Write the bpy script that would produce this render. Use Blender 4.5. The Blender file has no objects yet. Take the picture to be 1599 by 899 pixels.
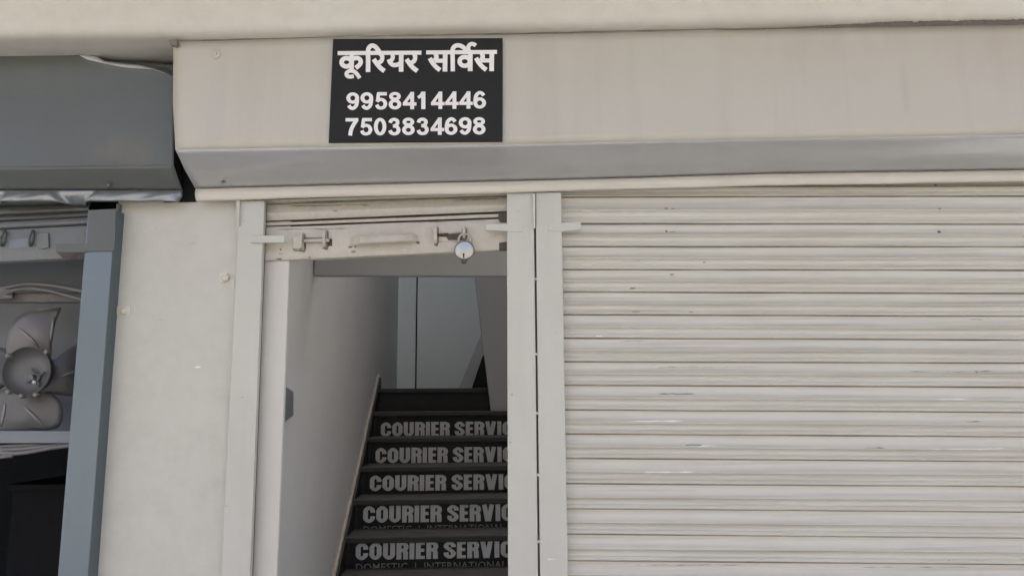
import bpy, bmesh, math, random
from mathutils import Vector, Matrix, noise
random.seed(7)
S = bpy.context.scene
COL = S.collection
R = math.radians

# ------------------------------------------------------------------ camera
FOC = 1155.0                                   # focal length in pixels of the 1599 x 899 photograph
EYE = Vector((0, 0, 1.6))
_z = Vector((-51, 7480, -1155)).normalized()   # world up as the camera sees it (vertical vanishing point)
_x = Vector((66800, -60, 1155)).normalized()   # along the facade
_x = (_x - _z * _x.dot(_z)).normalized()
_y = _z.cross(_x)
CM = Matrix((_x, _y, _z))                      # camera space -> world
cam = bpy.data.cameras.new('camera')
cam.sensor_width = 36
cam.lens = 36 * FOC / 1599
cam.clip_start = .02
cam.clip_end = 500
co = bpy.data.objects.new('camera', cam)
co.matrix_world = Matrix.Translation(EYE) @ CM.to_4x4()
COL.objects.link(co)
S.camera = co

# ------------------------------------------------------------------ light
SUN_EL, SUN_AZ = R(66), R(-24)                 # azimuth clockwise from +Y: the sun stands behind the building, the front is in shade
w = bpy.data.worlds.new('World')
S.world = w
w.use_nodes = True
nt = w.node_tree
sk = nt.nodes.new('ShaderNodeTexSky')
sk.sky_type = 'NISHITA'
sk.sun_disc = False
sk.sun_elevation = SUN_EL
sk.sun_rotation = SUN_AZ
sk.air_density = .6
sk.dust_density = 9
sk.ozone_density = .6
nt.links.new(sk.outputs[0], nt.nodes['Background'].inputs[0])
nt.nodes['Background'].inputs[1].default_value = .15
sl = bpy.data.lights.new('sun', 'SUN')
sl.energy = 2.0
sl.angle = R(.5)
sl.color = (1, .975, .935)
so = bpy.data.objects.new('sun', sl)
sd = Vector((math.sin(SUN_AZ) * math.cos(SUN_EL), math.cos(SUN_AZ) * math.cos(SUN_EL), math.sin(SUN_EL)))
so.rotation_euler = sd.to_track_quat('Z', 'Y').to_euler()
so.location = (0, 6, 12)
COL.objects.link(so)
S.view_settings.view_transform = 'Standard'
S.view_settings.look = 'None'
S.view_settings.exposure = 2.46
S.view_settings.gamma = 1
S.cycles.max_bounces = 12
S.cycles.diffuse_bounces = 8
S.cycles.use_denoising = True

# ------------------------------------------------------------------ measuring: rays of the photograph cut with real planes
def ray(px, py):
    return (CM @ Vector((px - 799.5, 449.5 - py, -FOC))).normalized()
def P(px, py, Y):                              # point on the plane y = Y, parallel to the shop front
    d = ray(px, py)
    return EYE + d * (Y / d.y)
_d = ray(735, 628); DV = Vector((_d.x, _d.y, 0)).normalized()     # the staircase runs a few degrees off the facade's normal
RV = Vector((DV.y, -DV.x, 0))
def SP(px, py, s):                             # point on the plane at distance s along the stair axis
    d = ray(px, py)
    return EYE + d * (s / d.dot(DV))
def WP(px, py, r):                             # point on a plane parallel to the stair axis, r to its right
    d = ray(px, py)
    return EYE + d * (r / d.dot(RV))
def ST(r, s, z):                               # stair coordinates -> world
    return Vector((0, 0, z)) + RV * r + DV * s

# ------------------------------------------------------------------ object helpers
ORI = {}
def tag(o, label=None, cat=None, group=None, kind=None):
    for k, v in (('label', label), ('category', cat), ('group', group), ('kind', kind)):
        if v: o[k] = v
    return o
def thing(name, loc, label, cat, group=None):
    o = bpy.data.objects.new(name, None)
    o.empty_display_size = .05
    o.location = loc
    COL.objects.link(o)
    ORI[o] = Vector(loc)
    return tag(o, label, cat, group)
def link(name, me, mat, parent, org):
    o = bpy.data.objects.new(name, me)
    COL.objects.link(o)
    for m in (mat if isinstance(mat, (list, tuple)) else [mat]): me.materials.append(m)
    if parent is None:
        o.location = org
        ORI[o] = Vector(org)
    else:
        o.parent = parent
        ORI[o] = ORI[parent]
    return o
def mesh(name, verts, faces, mat, parent=None, smooth=False, bevel=0, mids=None, seg=2):
    org = ORI[parent] if parent is not None else sum((Vector(v) for v in verts), Vector()) / len(verts)
    bm = bmesh.new()
    bv = [bm.verts.new(Vector(v) - org) for v in verts]
    for i, f in enumerate(faces):
        try: fc = bm.faces.new([bv[k] for k in f])
        except ValueError: continue
        if mids: fc.material_index = mids[i]
        fc.smooth = smooth
    bmesh.ops.recalc_face_normals(bm, faces=bm.faces) if not getattr(mesh, 'keep', False) else None
    if bevel:
        ed = [e for e in bm.edges if len(e.link_faces) == 2 and e.calc_face_angle(0) > .5]
        bmesh.ops.bevel(bm, geom=ed, offset=bevel, segments=seg, affect='EDGES', profile=.5, clamp_overlap=True)
    me = bpy.data.meshes.new(name)
    bm.to_mesh(me); bm.free()
    return link(name, me, mat, parent, org)
class MB:                                      # collects several solids into one mesh
    def __init__(s): s.v, s.f, s.m = [], [], []
    def add(s, v, f, m=0):
        n = len(s.v); s.v += [Vector(a) for a in v]; s.f += [tuple(i + n for i in q) for q in f]; s.m += [m] * len(f); return s
    def prism(s, front, vec, m=0):
        n = len(front); vec = Vector(vec)
        v = [Vector(a) for a in front] + [Vector(a) + vec for a in front]
        f = [tuple(range(n)), tuple(range(2 * n - 1, n - 1, -1))] + [(i, i + n, (i + 1) % n + n, (i + 1) % n) for i in range(n)]
        return s.add(v, f, m)
    def box(s, a, b, m=0):
        (x0, y0, z0), (x1, y1, z1) = a, b
        return s.prism([(x0, y0, z0), (x1, y0, z0), (x1, y0, z1), (x0, y0, z1)], (0, y1 - y0, 0), m)
    def tube(s, pts, r, n=10, m=0, caps=True):
        pts = [Vector(p) for p in pts]; rings = []
        for i, p in enumerate(pts):
            t = (pts[min(i + 1, len(pts) - 1)] - pts[max(i - 1, 0)]).normalized()
            a = t.cross(Vector((0, 1, 0)) if abs(t.y) < .9 else Vector((1, 0, 0))).normalized(); b = t.cross(a)
            rr = r[i] if isinstance(r, (list, tuple)) else r
            rings.append([p + a * math.cos(k * 2 * math.pi / n) * rr + b * math.sin(k * 2 * math.pi / n) * rr for k in range(n)])
        v = [q for g in rings for q in g]; f = []
        for i in range(len(pts) - 1):
            for k in range(n):
                f.append((i * n + k, i * n + (k + 1) % n, (i + 1) * n + (k + 1) % n, (i + 1) * n + k))
        if caps: f += [tuple(range(n)), tuple(range((len(pts) - 1) * n, len(pts) * n))]
        return s.add(v, f, m)
    def lathe(s, c, axis, prof, n=32, m=0):    # prof: list of (radius, height along axis)
        c = Vector(c); ax = Vector(axis).normalized()
        a = ax.cross(Vector((0, 0, 1)) if abs(ax.z) < .9 else Vector((1, 0, 0))).normalized(); b = ax.cross(a)
        v, f = [], []
        for (r, h) in prof:
            for k in range(n):
                an = k * 2 * math.pi / n
                v.append(c + ax * h + (a * math.cos(an) + b * math.sin(an)) * max(r, 1e-5))
        for i in range(len(prof) - 1):
            for k in range(n): f.append((i * n + k, i * n + (k + 1) % n, (i + 1) * n + (k + 1) % n, (i + 1) * n + k))
        return s.add(v, f, m)
    def build(s, name, mat, parent=None, **k): return mesh(name, s.v, s.f, mat, parent, mids=s.m, **k)
def pp(pts, Y): return [P(x, y, Y) for x, y in pts]
def plate(name, pts, Y, t, mat, parent=None, **k):   # a solid plate whose front outline is measured on the plane y = Y
    return MB().prism(pp(pts, Y), (0, t, 0)).build(name, mat, parent, **k)
def lerp(a, b, t): return a + (b - a) * t
def interp(tab, x):
    if x <= tab[0][0]: a, b = tab[0], tab[1]
    elif x >= tab[-1][0]: a, b = tab[-2], tab[-1]
    else:
        for a, b in zip(tab, tab[1:]):
            if a[0] <= x <= b[0]: break
    return a[1] + (b[1] - a[1]) * (x - a[0]) / (b[0] - a[0])
def spline(pts, n=8, closed=False):
    P_ = [Vector((p[0], p[1], 0)) for p in pts]
    if len(P_) == 2: return P_
    out = []; L = len(P_)
    for i in range(L if closed else L - 1):
        g = (lambda k: P_[k % L]) if closed else (lambda k: P_[max(0, min(L - 1, k))])
        p0, p1, p2, p3 = g(i - 1), g(i), g(i + 1), g(i + 2)
        for k in range(n):
            t = k / n
            out.append(.5 * ((2 * p1) + (p2 - p0) * t + (2 * p0 - 5 * p1 + 4 * p2 - p3) * t * t + (3 * p1 - p0 - 3 * p2 + p3) * t ** 3))
    if not closed: out.append(P_[-1])
    return out

# ------------------------------------------------------------------ materials
def mat(name, base, rough=.5, metal=0., var=.12, vscale=2.5, streak=0., bump=.15, bscale=60., tint=None, marks=(), spec=.5, coat=0., stain=None, fine=.02, dust=0., lowf=1.0):
    m = bpy.data.materials.new(name); m.use_nodes = True
    t = m.node_tree; N = t.nodes; L = t.links; bs = N['Principled BSDF']
    def nd(k, **kw):
        q = N.new(k)
        for a, b in kw.items(): setattr(q, a, b)
        return q
    def mth(op, a, b=None, clamp=False):
        q = nd('ShaderNodeMath', operation=op, use_clamp=clamp)
        for i, v in enumerate((a, b)):
            if v is None: continue
            if isinstance(v, (int, float)): q.inputs[i].default_value = v
            else: L.new(v, q.inputs[i])
        return q.outputs[0]
    def mix(f, a, b, mode='MIX'):
        q = nd('ShaderNodeMix', data_type='RGBA', blend_type=mode)
        for i, v in ((0, f), (6, a), (7, b)):
            if isinstance(v, (int, float)): q.inputs[i].default_value = v
            elif isinstance(v, (tuple, list)): q.inputs[i].default_value = (*v[:3], 1)
            else: L.new(v, q.inputs[i])
        return q.outputs[2]
    geo = nd('ShaderNodeNewGeometry').outputs['Position']
    def noi(scale, vec=(1, 1, 1), detail=4, rough_=.55, off=0):
        mp = nd('ShaderNodeMapping'); mp.inputs[3].default_value = vec; mp.inputs[1].default_value = (off, off * 1.7, off * .6)
        L.new(geo, mp.inputs[0])
        q = nd('ShaderNodeTexNoise'); q.inputs['Scale'].default_value = scale; q.inputs['Detail'].default_value = detail; q.inputs['Roughness'].default_value = rough_
        L.new(mp.outputs[0], q.inputs['Vector'])
        return q.outputs[0]
    def ramp(v, a, b):
        q = nd('ShaderNodeMapRange'); q.inputs[1].default_value = a; q.inputs[2].default_value = b; q.clamp = True
        L.new(v, q.inputs[0]); return q.outputs[0]
    dark = tint if tint else tuple(c * .72 for c in base)
    n1 = noi(vscale, detail=5)
    col = mix(mth('MULTIPLY', ramp(n1, .3, .8), var * 3.4, True), base, dark)
    n2 = noi(vscale * 9, detail=3, off=3.1)
    col = mix(mth('MULTIPLY', ramp(n2, .4, .9), fine * 4, True), col, tuple(c * .6 for c in base))
    if streak:
        n3 = noi(1.0, vec=(14, 14, .9), detail=5, off=5.3)
        col = mix(mth('MULTIPLY', ramp(n3, .5, .78), streak, True), col, tuple(c * f for c, f in zip(base, (.62, .55, .5))))
    if dust:
        n4 = noi(1.0, vec=(1.6, 1, 75), detail=5, off=8.2)
        col = mix(mth('MULTIPLY', ramp(n4, .48, .8), dust, True), col, tuple(c * f for c, f in zip(base, (.60, .52, .47))))
    if stain:
        for (cx, cz, hx, hz, c, amt) in stain:
            xyz = nd('ShaderNodeSeparateXYZ'); L.new(geo, xyz.inputs[0])
            dx = mth('DIVIDE', mth('SUBTRACT', xyz.outputs[0], cx), hx); dz = mth('DIVIDE', mth('SUBTRACT', xyz.outputs[2], cz), hz)
            rr = mth('ADD', mth('MULTIPLY', dx, dx), mth('MULTIPLY', dz, dz))
            f = mth('MULTIPLY', mth('SUBTRACT', 1.0, rr, True), mth('MULTIPLY', ramp(noi(9, vec=(2, 2, .7), off=cx * 3), .3, .65), amt), True)
            col = mix(f, col, c)
    if marks:
        xyz = nd('ShaderNodeSeparateXYZ'); L.new(geo, xyz.inputs[0]); X, Z = xyz.outputs[0], xyz.outputs[2]
        wob = mth('MULTIPLY', mth('SUBTRACT', noi(9, vec=(3, 3, 3), off=9), .5), .006)
        rag = noi(60, vec=(.35, 1, 2.5), detail=4, off=2)
        for (cx, cz, hx, hz, c, thr) in marks:
            thr = .95 + thr * .5
            ax = mth('DIVIDE', mth('ABSOLUTE', mth('SUBTRACT', X, cx)), hx)
            az = mth('DIVIDE', mth('ABSOLUTE', mth('SUBTRACT', mth('ADD', Z, wob if hx > .02 else 0.0), cz)), hz)
            e = mth('SUBTRACT', 1.0, mth('MAXIMUM', mth('POWER', ax, 3.0), az), True)
            f = mth('MULTIPLY', mth('SUBTRACT', mth('ADD', e, mth('MULTIPLY', rag, 1.4)), thr, True), 3.0, True)
            f = mth('MULTIPLY', f, mth('GREATER_THAN', e, .001))
            col = mix(f, col, c)
    L.new(col, bs.inputs['Base Color'])
    bs.inputs['Metallic'].default_value = metal
    bs.inputs['Specular IOR Level'].default_value = spec
    bs.inputs['Coat Weight'].default_value = coat
    L.new(mth('ADD', rough - .06, mth('MULTIPLY', n2, .14)), bs.inputs['Roughness'])
    if bump:
        b = nd('ShaderNodeBump'); b.inputs['Strength'].default_value = bump; b.inputs['Distance'].default_value = .004
        L.new(mth('ADD', noi(bscale, detail=3, off=1.3), mth('MULTIPLY', noi(bscale * .22, detail=2, off=7), lowf)), b.inputs['Height'])
        L.new(b.outputs[0], bs.inputs['Normal'])
    return m
W3 = Vector
def mk(x0, x1, y, h, c, thr, Y=2.44):          # a scratch or chip given by where it sits in the photograph
    a, b = P(x0, y, Y), P(x1, y, Y)
    return ((a.x + b.x) / 2, (a.z + b.z) / 2, abs(b.x - a.x) / 2 + .001, h * .5 * Y / FOC + .0006, c, thr)
KK = (.06, .052, .045); WH = (.8, .78, .74); BR = (.22, .17, .14)
marks = [mk(1035.5, 1042, 327.4, 6, KK, .5), mk(1046, 1053, 327.4, 6, BR, .6), mk(1038, 1042, 362, 8, KK, .5), mk(1042, 1056, 363.5, 4, BR, .8),
         mk(1096, 1101, 410.5, 4, KK, .5), mk(1044, 1053, 429, 5, KK, .5), mk(982, 992, 451, 4, KK, .6), mk(984, 1000, 487.5, 4, BR, .7), mk(1074, 1083, 488, 4, BR, .7),
         mk(928, 941, 525, 3, WH, .7), mk(960, 1022, 532.5, 4, BR, .9), mk(1455.5, 1461, 291, 9, KK, .5), mk(1464, 1471, 291.5, 5, BR, .7),
         mk(1460, 1465, 328, 9, KK, .5), mk(1461, 1467, 363.5, 10, KK, .5), mk(1505, 1537, 499, 4, KK, .85),
         mk(1016, 1094, 614.6, 6, KK, .85), mk(1430, 1545, 623, 5, WH, .9), mk(962, 1090, 657, 6, WH, .75), mk(1500, 1535, 658, 5, KK, .85),
         mk(1020, 1138, 694.6, 5, WH, .95), mk(1060, 1100, 694, 4, KK, .95), mk(1338, 1382, 698.6, 4, KK, .75), mk(1430, 1580, 700, 4, WH, .85), mk(986, 1092, 735.7, 5, WH, .65),
         mk(985, 1225, 573, 4, BR, 1.0), mk(1390, 1599, 580, 4, KK, 1.0), mk(1519.5, 1523, 581, 9, KK, .7), mk(1476, 1480, 873, 7, KK, .7),
         mk(950, 1218, 880.5, 5, BR, .98), mk(1285, 1560, 884, 5, BR, .98)]
bmk = [(456, 476, 390, 4, .7), (474, 508, 371.5, 3, .8), (543, 550, 385.5, 4, .6), (649, 656, 379, 4, .6), (680, 724, 377, 4, .95), (684, 724, 363, 3, .9), (434, 444, 397, 5, .9), (548, 556, 393, 7, .95), (500, 512, 388, 5, .95), (415, 470, 409, 4, .95), (480, 560, 404.5, 3, 1.0), (620, 700, 397.5, 3, 1.0), (415, 560, 357.5, 4, .9), (600, 780, 346, 4, .95), (415, 600, 320, 6, 1.05), (700, 790, 311, 6, 1.0), (520, 528, 330, 3, .8)]
DK = (.30, .28, .25)
pm = [(850, 876, 872, 12, WH, 1.12), (798, 801, 616, 9, DK, .5), (376, 383, 345, 5, DK, .9), (384, 388, 403, 3, DK, .8), (804, 812, 330, 5, DK, 1.0), (795, 799, 690, 6, DK, .8), (350, 356, 790, 6, DK, .9), (866, 872, 520, 4, DK, .9), (812, 822, 372, 3, DK, .9), (374, 380, 620, 4, DK, .9), (402.5, 406, 640, 12, BR, .6), (399, 402, 700, 7, BR, .7)]
M = {}
M['box'] = mat('box_paint', (.462, .423, .342), .30, spec=.6, var=.06, vscale=1.6, streak=.22, lowf=0., bump=0, bscale=40,
               stain=[(P(1413, 138, 2.24).x, P(1413, 138, 2.24).z, .02, .10, (.38, .32, .27), .55), (P(1290, 60, 2.24).x, P(1290, 60, 2.24).z, .40, .09, (.39, .335, .27), .45),
                      (P(1560, 60, 2.24).x, P(1560, 60, 2.24).z, .25, .2, (.40, .33, .27), .5), (P(330, 160, 2.24).x, P(330, 160, 2.24).z, .06, .3, (.44, .40, .35), .5)])
M['slope'] = mat('slope_reflection_paint', (.42, .415, .395), .22, spec=.8, metal=.15, var=.10, vscale=2.5, lowf=0., bump=0, streak=.1)  # greyer than the box front: cool reflection on the underside put into the colour
M['flange'] = mat('flange_paint', (.58, .54, .435), .36, dust=.3, var=.13, vscale=4, bump=.12, bscale=50, tint=(.50, .38, .31))
M['shutter'] = mat('shutter_paint', (.545, .517, .435), .33, dust=.6, var=.10, vscale=2.2, lowf=.1, bump=.05, bscale=50, tint=(.46, .40, .32), marks=marks)
M['grime'] = mat('shutter_joint_grime', (.40, .34, .28), .7, var=.3, vscale=4.5, bump=.2, tint=(.11, .085, .07), fine=.15)
M['post'] = mat('post_paint', (.50, .480, .408), .38, marks=[mk(a_, b_, c_, d_, e_, f_, 2.39) for a_, b_, c_, d_, e_, f_ in pm], var=.10, vscale=3, streak=.12, bump=.12, bscale=45)
M['bar'] = mat('bar_paint', (.50, .465, .375), .45, marks=[mk(a_, b_, c_, d_ + 1, BR, f_ - .3, 2.428) for a_, b_, c_, d_, f_ in bmk], var=.14, vscale=6, streak=.15, bump=.3, bscale=40, tint=(.42, .34, .29), fine=.1)
M['rust'] = mat('bare_rusty_steel', (.055, .045, .04), .7, var=.2, vscale=40, bump=.5, bscale=160, tint=(.16, .10, .07))
M['wall'] = mat('wall_plaster', (.525, .498, .418), .75, var=.08, vscale=2, bump=.25, bscale=35, fine=.06,
                marks=[mk(304, 314, 573, 4, WH, .4, 2.42), mk(292, 312, 380, 2, (.36, .33, .29), .6, 2.42), mk(240, 262, 500, 6, (.40, .37, .33), .95, 2.42)])
M['soffit'] = mat('soffit_plaster', (.595, .565, .485), .8, var=.14, vscale=2.2, bump=.4, bscale=22, tint=(.53, .475, .37), fine=.06)
M['mortar_shade'] = mat('rough_mortar_shade', (.20, .18, .145), .9, var=.2, vscale=20, bump=1.0, bscale=60)
M['dark'] = mat('dark_grey_paint', (.098, .105, .094), .34, var=.10, vscale=3, spec=.42, stain=[(P(195, 238, 2.335).x, P(195, 238, 2.335).z, .13, .07, (.17, .135, .10), .55), (P(60, 120, 2.335).x, P(60, 120, 2.335).z, .2, .08, (.12, .115, .09), .5)], bump=.06, bscale=30, tint=(.10, .085, .07), fine=.03)
M['bent'] = mat('pale_bent_edge', (.44, .44, .41), .45, var=.12, vscale=14, bump=0)  # paler than the panel it edges
M['lip'] = mat('scuffed_grey_lip', (.29, .295, .28), .30, var=.10, vscale=9, metal=.6, bump=.05, tint=(.16, .175, .18))
M['darkpost'] = mat('blue_grey_paint', (.135, .165, .182), .30, metal=.5, fine=.005, var=.05, vscale=3, bump=0, bscale=40, lowf=.2)
M['darkbar'] = mat('worn_grey_bar', (.17, .17, .155), .5, var=.22, vscale=7, bump=.3, tint=(.10, .11, .115))
M['sheet'] = mat('grey_sheet', (.17, .185, .195), .42, var=.06, vscale=2, bump=.05)
M['fan'] = mat('fan_steel', (.125, .122, .116), .42, metal=.2, var=.12, vscale=8, bump=.1, bscale=80)
M['fanpink'] = mat('fan_steel_worn', (.16, .153, .145), .4, metal=.2, var=.2, vscale=7, bump=.05, tint=(.19, .155, .15))
M['rib'] = mat('rib_highlight_steel', (.23, .22, .205), .38, metal=.2, var=.1, bump=0)  # paler than the blades: highlight along the ribs put into the colour
M['brass'] = mat('dull_brass', (.26, .23, .17), .5, metal=.4, var=.1, bump=.1)
M['steel'] = mat('bright_steel', (.38, .375, .35), .3, metal=.95, var=.12, vscale=30, bump=0)
M['shackle'] = mat('shackle_steel', (.42, .39, .34), .35, metal=.8, var=.15, vscale=20, bump=.1)
M['black'] = mat('black_paint', (.010, .010, .011), .8, spec=.15, var=.1)
M['cable'] = mat('cable_sheath', (.17, .16, .145), .45, var=.25, vscale=12, bump=.1)
M['tube'] = mat('rusted_tube', (.13, .115, .10), .6, var=.25, vscale=10, bump=.4, tint=(.08, .06, .05))
M['rustpaint'] = mat('rust_stained_paint', (.30, .235, .185), .65, var=.35, vscale=45, bump=.3, tint=(.11, .075, .055), fine=.2)
M['sign'] = mat('sign_black', (.0195, .019, .0182), .6, spec=.2, var=.12, vscale=9, bump=.03)
M['white'] = mat('sign_white', (.78, .74, .69), .5, var=.05, bump=0)
M['stone'] = mat('black_granite', (.016, .017, .020), .6, spec=.25, var=.2, vscale=14, bump=.08, tint=(.03, .03, .032))
M['tread'] = mat('dusty_granite', (.030, .030, .0295), .65, var=.3, vscale=9, bump=.2, tint=(.02, .02, .021), fine=.2)
M['sticker'] = mat('black_vinyl', (.010, .011, .015), .55, spec=.22, var=.08, bump=.02)
M['print'] = mat('grey_print', (.47, .475, .475), .55, var=.16, vscale=22, bump=0)
M['print2'] = mat('dim_grey_print', (.17, .17, .165), .55, var=.06, vscale=10, bump=0)
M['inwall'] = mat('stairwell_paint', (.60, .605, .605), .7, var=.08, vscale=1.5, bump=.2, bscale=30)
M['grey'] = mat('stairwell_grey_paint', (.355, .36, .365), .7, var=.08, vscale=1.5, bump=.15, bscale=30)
M['nib'] = mat('nib_paint', (.57, .535, .465), .6, var=.06, vscale=3, bump=.15, bscale=35)
M['backwall'] = mat('landing_panel_paint', (.80, .87, .85), .6, var=.05, vscale=2, bump=.1)
M['ledge'] = mat('dusty_ledge', (.33, .30, .25), .8, var=.2, vscale=12, bump=.3)
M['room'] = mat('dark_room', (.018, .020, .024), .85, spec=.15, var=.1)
M['pave'] = mat('pavement_concrete', (.185, .195, .20), .9, var=.2, vscale=1.2, bump=.5, bscale=30)
M['road'] = mat('dusty_concrete_road', (.10, .105, .11), .9, var=.2, vscale=1.5, bump=.5, bscale=60)

# ------------------------------------------------------------------ setting: pavement, kerb, road
MB().box((-30, -1.6, -.2), (30, 12, 0)).build('pavement', M['pave']).__setitem__('kind', 'structure')
MB().box((-30, -1.75, -.2), (30, -1.602, .005)).build('kerb', M['pave'], bevel=.015).__setitem__('kind', 'structure')
MB().box((-150, -150, -.34), (150, -1.752, -.13)).build('road', M['road']).__setitem__('kind', 'structure')

# the sunlit terrace across the street, behind the viewer: it throws warm light back onto the shaded shop front
def street_house(x0, x1, hgt, colr, label):
    r = thing('street_house', ((x0 + x1) / 2, -9.5, 0), label, 'building')
    m_ = mat('house_wall', colr, .85, var=.08, vscale=.6)
    b = MB().box((x0, -16, -.15), (x1, -9.5, hgt)).box((x0 + .02, -9.5, 2.9), (x1 - .02, -8.9, 3.05)).box((x0 + .02, -9.5, hgt), (x1 - .02, -9.35, hgt + .7))
    b.build('wall', m_, r)
    n_ = int((x1 - x0) / 2.6)
    for k in range(n_):
        cx = x0 + (k + .5) * (x1 - x0) / n_
        MB().box((cx - .95, -9.5, -.1), (cx + .95, -9.47, 2.6)).build('shop_shutter', M['post'], r)
        for z in [4.0 + 3.0 * q for q in range(int((hgt - 3.4) / 3.0))]:
            fr = MB().box((cx - .62, -9.5, z), (cx + .62, -9.44, z + 1.35)).build('window', M['post'], r)
            MB().box((cx - .55, -9.44, z + .07), (cx + .55, -9.435, z + 1.28)).build('pane', M['black'], fr)
street_house(-13, -3.2, 4.0, (.42, .41, .36), 'low cream house with shuttered shops across the street, on the left')
street_house(-3.1, 5.6, 4.2, (.45, .44, .39), 'two storey pale house with shuttered shops across the street, in the middle')
street_house(5.7, 14, 4.0, (.42, .40, .35), 'low sandy house with shuttered shops across the street, on the right')

# ------------------------------------------------------------------ building shell
ZS = P(300, 66, 2.24).z                        # underside of the concrete beam, which runs slightly out of level like the box
def zbeam(x):
    return max(interp([(P(px, py, 2.24).x, P(px, py, 2.24).z + .0015) for px, py in ((271, 65), (785, 53.5), (1200, 45), (1760, 35))], max(x, -1.06)), 2.6)
v, f = [], []
BY = 2.185                                     # front face of the beam, a little proud of the boxes
BPF = [(BY + .015, 3.3), (BY + .004, .7), (BY, .30), (BY, .09), (BY + .001, .045), (BY + .005, .026), (BY + .013, .012), (BY + .025, .004), (BY + .04, .0012), (BY + .06, 0), (2.70, 0), (2.70, 3.3)]
XB = [-5 + 10 * k / 200 for k in range(201)]
for x in XB:
    for i, (y, z) in enumerate(BPF):
        wv = .004 * noise.noise(Vector((x * 1.5, z * 3, 0))) + .0022 * noise.noise(Vector((x * 6, z * 12, 5)))
        v.append((x, y + (wv if 0 < i < 9 else 0), zbeam(x) + z + (.0022 * noise.noise(Vector((x * 9, 3, 1))) + .002 if 3 < i < 10 else .002)))
n = len(BPF)
for c in range(200):
    for k in range(n - 1): f.append((c * n + k, c * n + k + 1, (c + 1) * n + k + 1, (c + 1) * n + k))
tag(mesh('concrete_beam', v, f, M['soffit'], smooth=True), 'cream plastered beam face with rounded lower edge above the shutter boxes', 'beam')
tag(MB().box((-5, 1.0, 3.36), (5, BY + .01, 3.47)).build('added_shade_slab', M['soffit'], bevel=.01), 'unseen concrete slab added above the beam to dim light on the shop fronts', 'added canopy')  # out of view, added to shape the light on the front
# plastered pillar between the dark shop front and the doorway
pl = [P(183.5, 320, 2.42).x, P(398, 300, 2.42).x]
tag(MB().box((pl[0], 2.42, 0), (pl[1], 2.58, ZS - .003)).build('plastered_pillar', M['wall'], bevel=.006),
    'flat beige plastered wall strip between the dark shop front and the doorway', 'wall')
xr = P(835, 300, 2.45).x
hd = MB()
hd.box((-6, 2.585, P(0, 300, 2.585).z), (pl[1], 2.70, ZS - .004))
hd.box((pl[1] + .003, 2.475, P(600, 296, 2.45).z), (7, 2.70, ZS - .004))
hd.box((xr - .02, 2.50, 0), (xr + .12, 2.70, P(600, 297, 2.45).z))
hd.box((3.0, 2.50, 0), (7, 2.70, P(600, 297, 2.45).z))
tag(hd.build('front_wall', M['wall']), 'beige masonry wall hidden behind the shutter boxes and posts', 'wall')

# ------------------------------------------------------------------ beige shutter box
def sheet(name, rows, cols, fn, mat_, parent, thick=.0016, **k):   # a bent sheet with real thickness; fn(u, v) -> point
    v = [fn(c / cols, r / rows) for r in range(rows + 1) for c in range(cols + 1)]
    n = cols + 1; f = [(r * n + c, r * n + c + 1, (r + 1) * n + c + 1, (r + 1) * n + c) for r in range(rows) for c in range(cols)]
    o = mesh(name, v, f, mat_, parent, smooth=True, **k)
    md = o.modifiers.new('thickness', 'SOLIDIFY'); md.thickness = thick; md.offset = 0
    return o
YB, YF = 2.24, 2.385
topb = [(271, 65), (520, 57), (785, 53.5), (1200, 45), (1599, 38), (1760, 35)]
crb = [(274, 234), (785, 226), (1200, 218), (1599, 210), (1760, 206.5)]
fltb = [(307, 295), (360, 293.5), (920, 280), (1200, 271.5), (1599, 265.6), (1760, 262)]
flbb = [(307, 314.5), (360, 313), (920, 298), (1200, 290), (1599, 284), (1760, 281)]
box = thing('shutter_box', P(900, 234, YB), 'long beige sheet metal shutter box carrying the black number sign', 'shutter box', 'shutter boxes over the shop fronts')
xs0 = lambda v: interp([(0, 271), (.55, 270), (1, 274)], v)
nz = lambda x, y, z=0: noise.noise(Vector((x, y, z)))
def f_front(u, v):
    px = lerp(xs0(v), 1760, u); p = P(px, lerp(interp(topb, px), interp(crb, px), v), YB)
    p.y += .0035 * nz(p.x * 2.2, p.z * 3) * math.sin(math.pi * min(1, v * 1.02)) + .0018 * nz(p.x * 6, p.z * 8, 4)
    return p
sheet('front_panel', 12, 90, f_front, M['box'], box)
def f_slope(u, v):
    pa = lerp(274, 1760, u); pb = lerp(305.5, 1760, u)
    a = P(pa, interp(crb, pa), YB); b = P(pb, interp(fltb, pb), YF)
    p = a.lerp(b, v)
    q = math.sin(math.pi * v)
    p.z += (.010 * nz(p.x * 1.3, v * .8 + 7.3) + .004 * nz(p.x * 4, v * 2.5, 2)) * q - .004 * q * q
    return p
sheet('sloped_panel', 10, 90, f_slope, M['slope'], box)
def f_flange(u, v):
    px = lerp(306, 1760, u); px0 = px + 1.5 * v * (1 - u)
    p = P(px0, lerp(interp(fltb, px0), interp(flbb, px0), v), YF - .002)
    p.y += -.010 * math.sin(math.pi * v * .9) + .004 * v * nz(p.x * 3, 1)
    p.z += .003 * v * nz(p.x * 2.2, 5) + .0012 * v * nz(p.x * 11, 9)
    return p
sheet('bottom_flange', 8, 120, f_flange, M['flange'], box, thick=.003)
a = P(1760, 60, YB)
MB().box((P(272, 70, YB).x + .01, YB + .01, ZS - .012), (a.x, 2.47, ZS - .004)).build('top_plate', M['box'], box)
def bolt(c, axis, rw, rh, mw, mh, parent, long=.006):
    o = MB().lathe(c, axis, [(0, 0), (rw, 0), (rw, .002), (rw * .72, .0035), (0, .0035)], 24).build('washer', mw, parent, smooth=False)
    MB().lathe(c, axis, [(rh, .003), (rh, long), (rh * .7, long + .0015), (0, long + .002)], 12).build('bolt', mh, parent)
bolt(P(337, 85, YB - .003), (0, -1, 0), .0165, .006, M['box'], M['post'], box)
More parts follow.
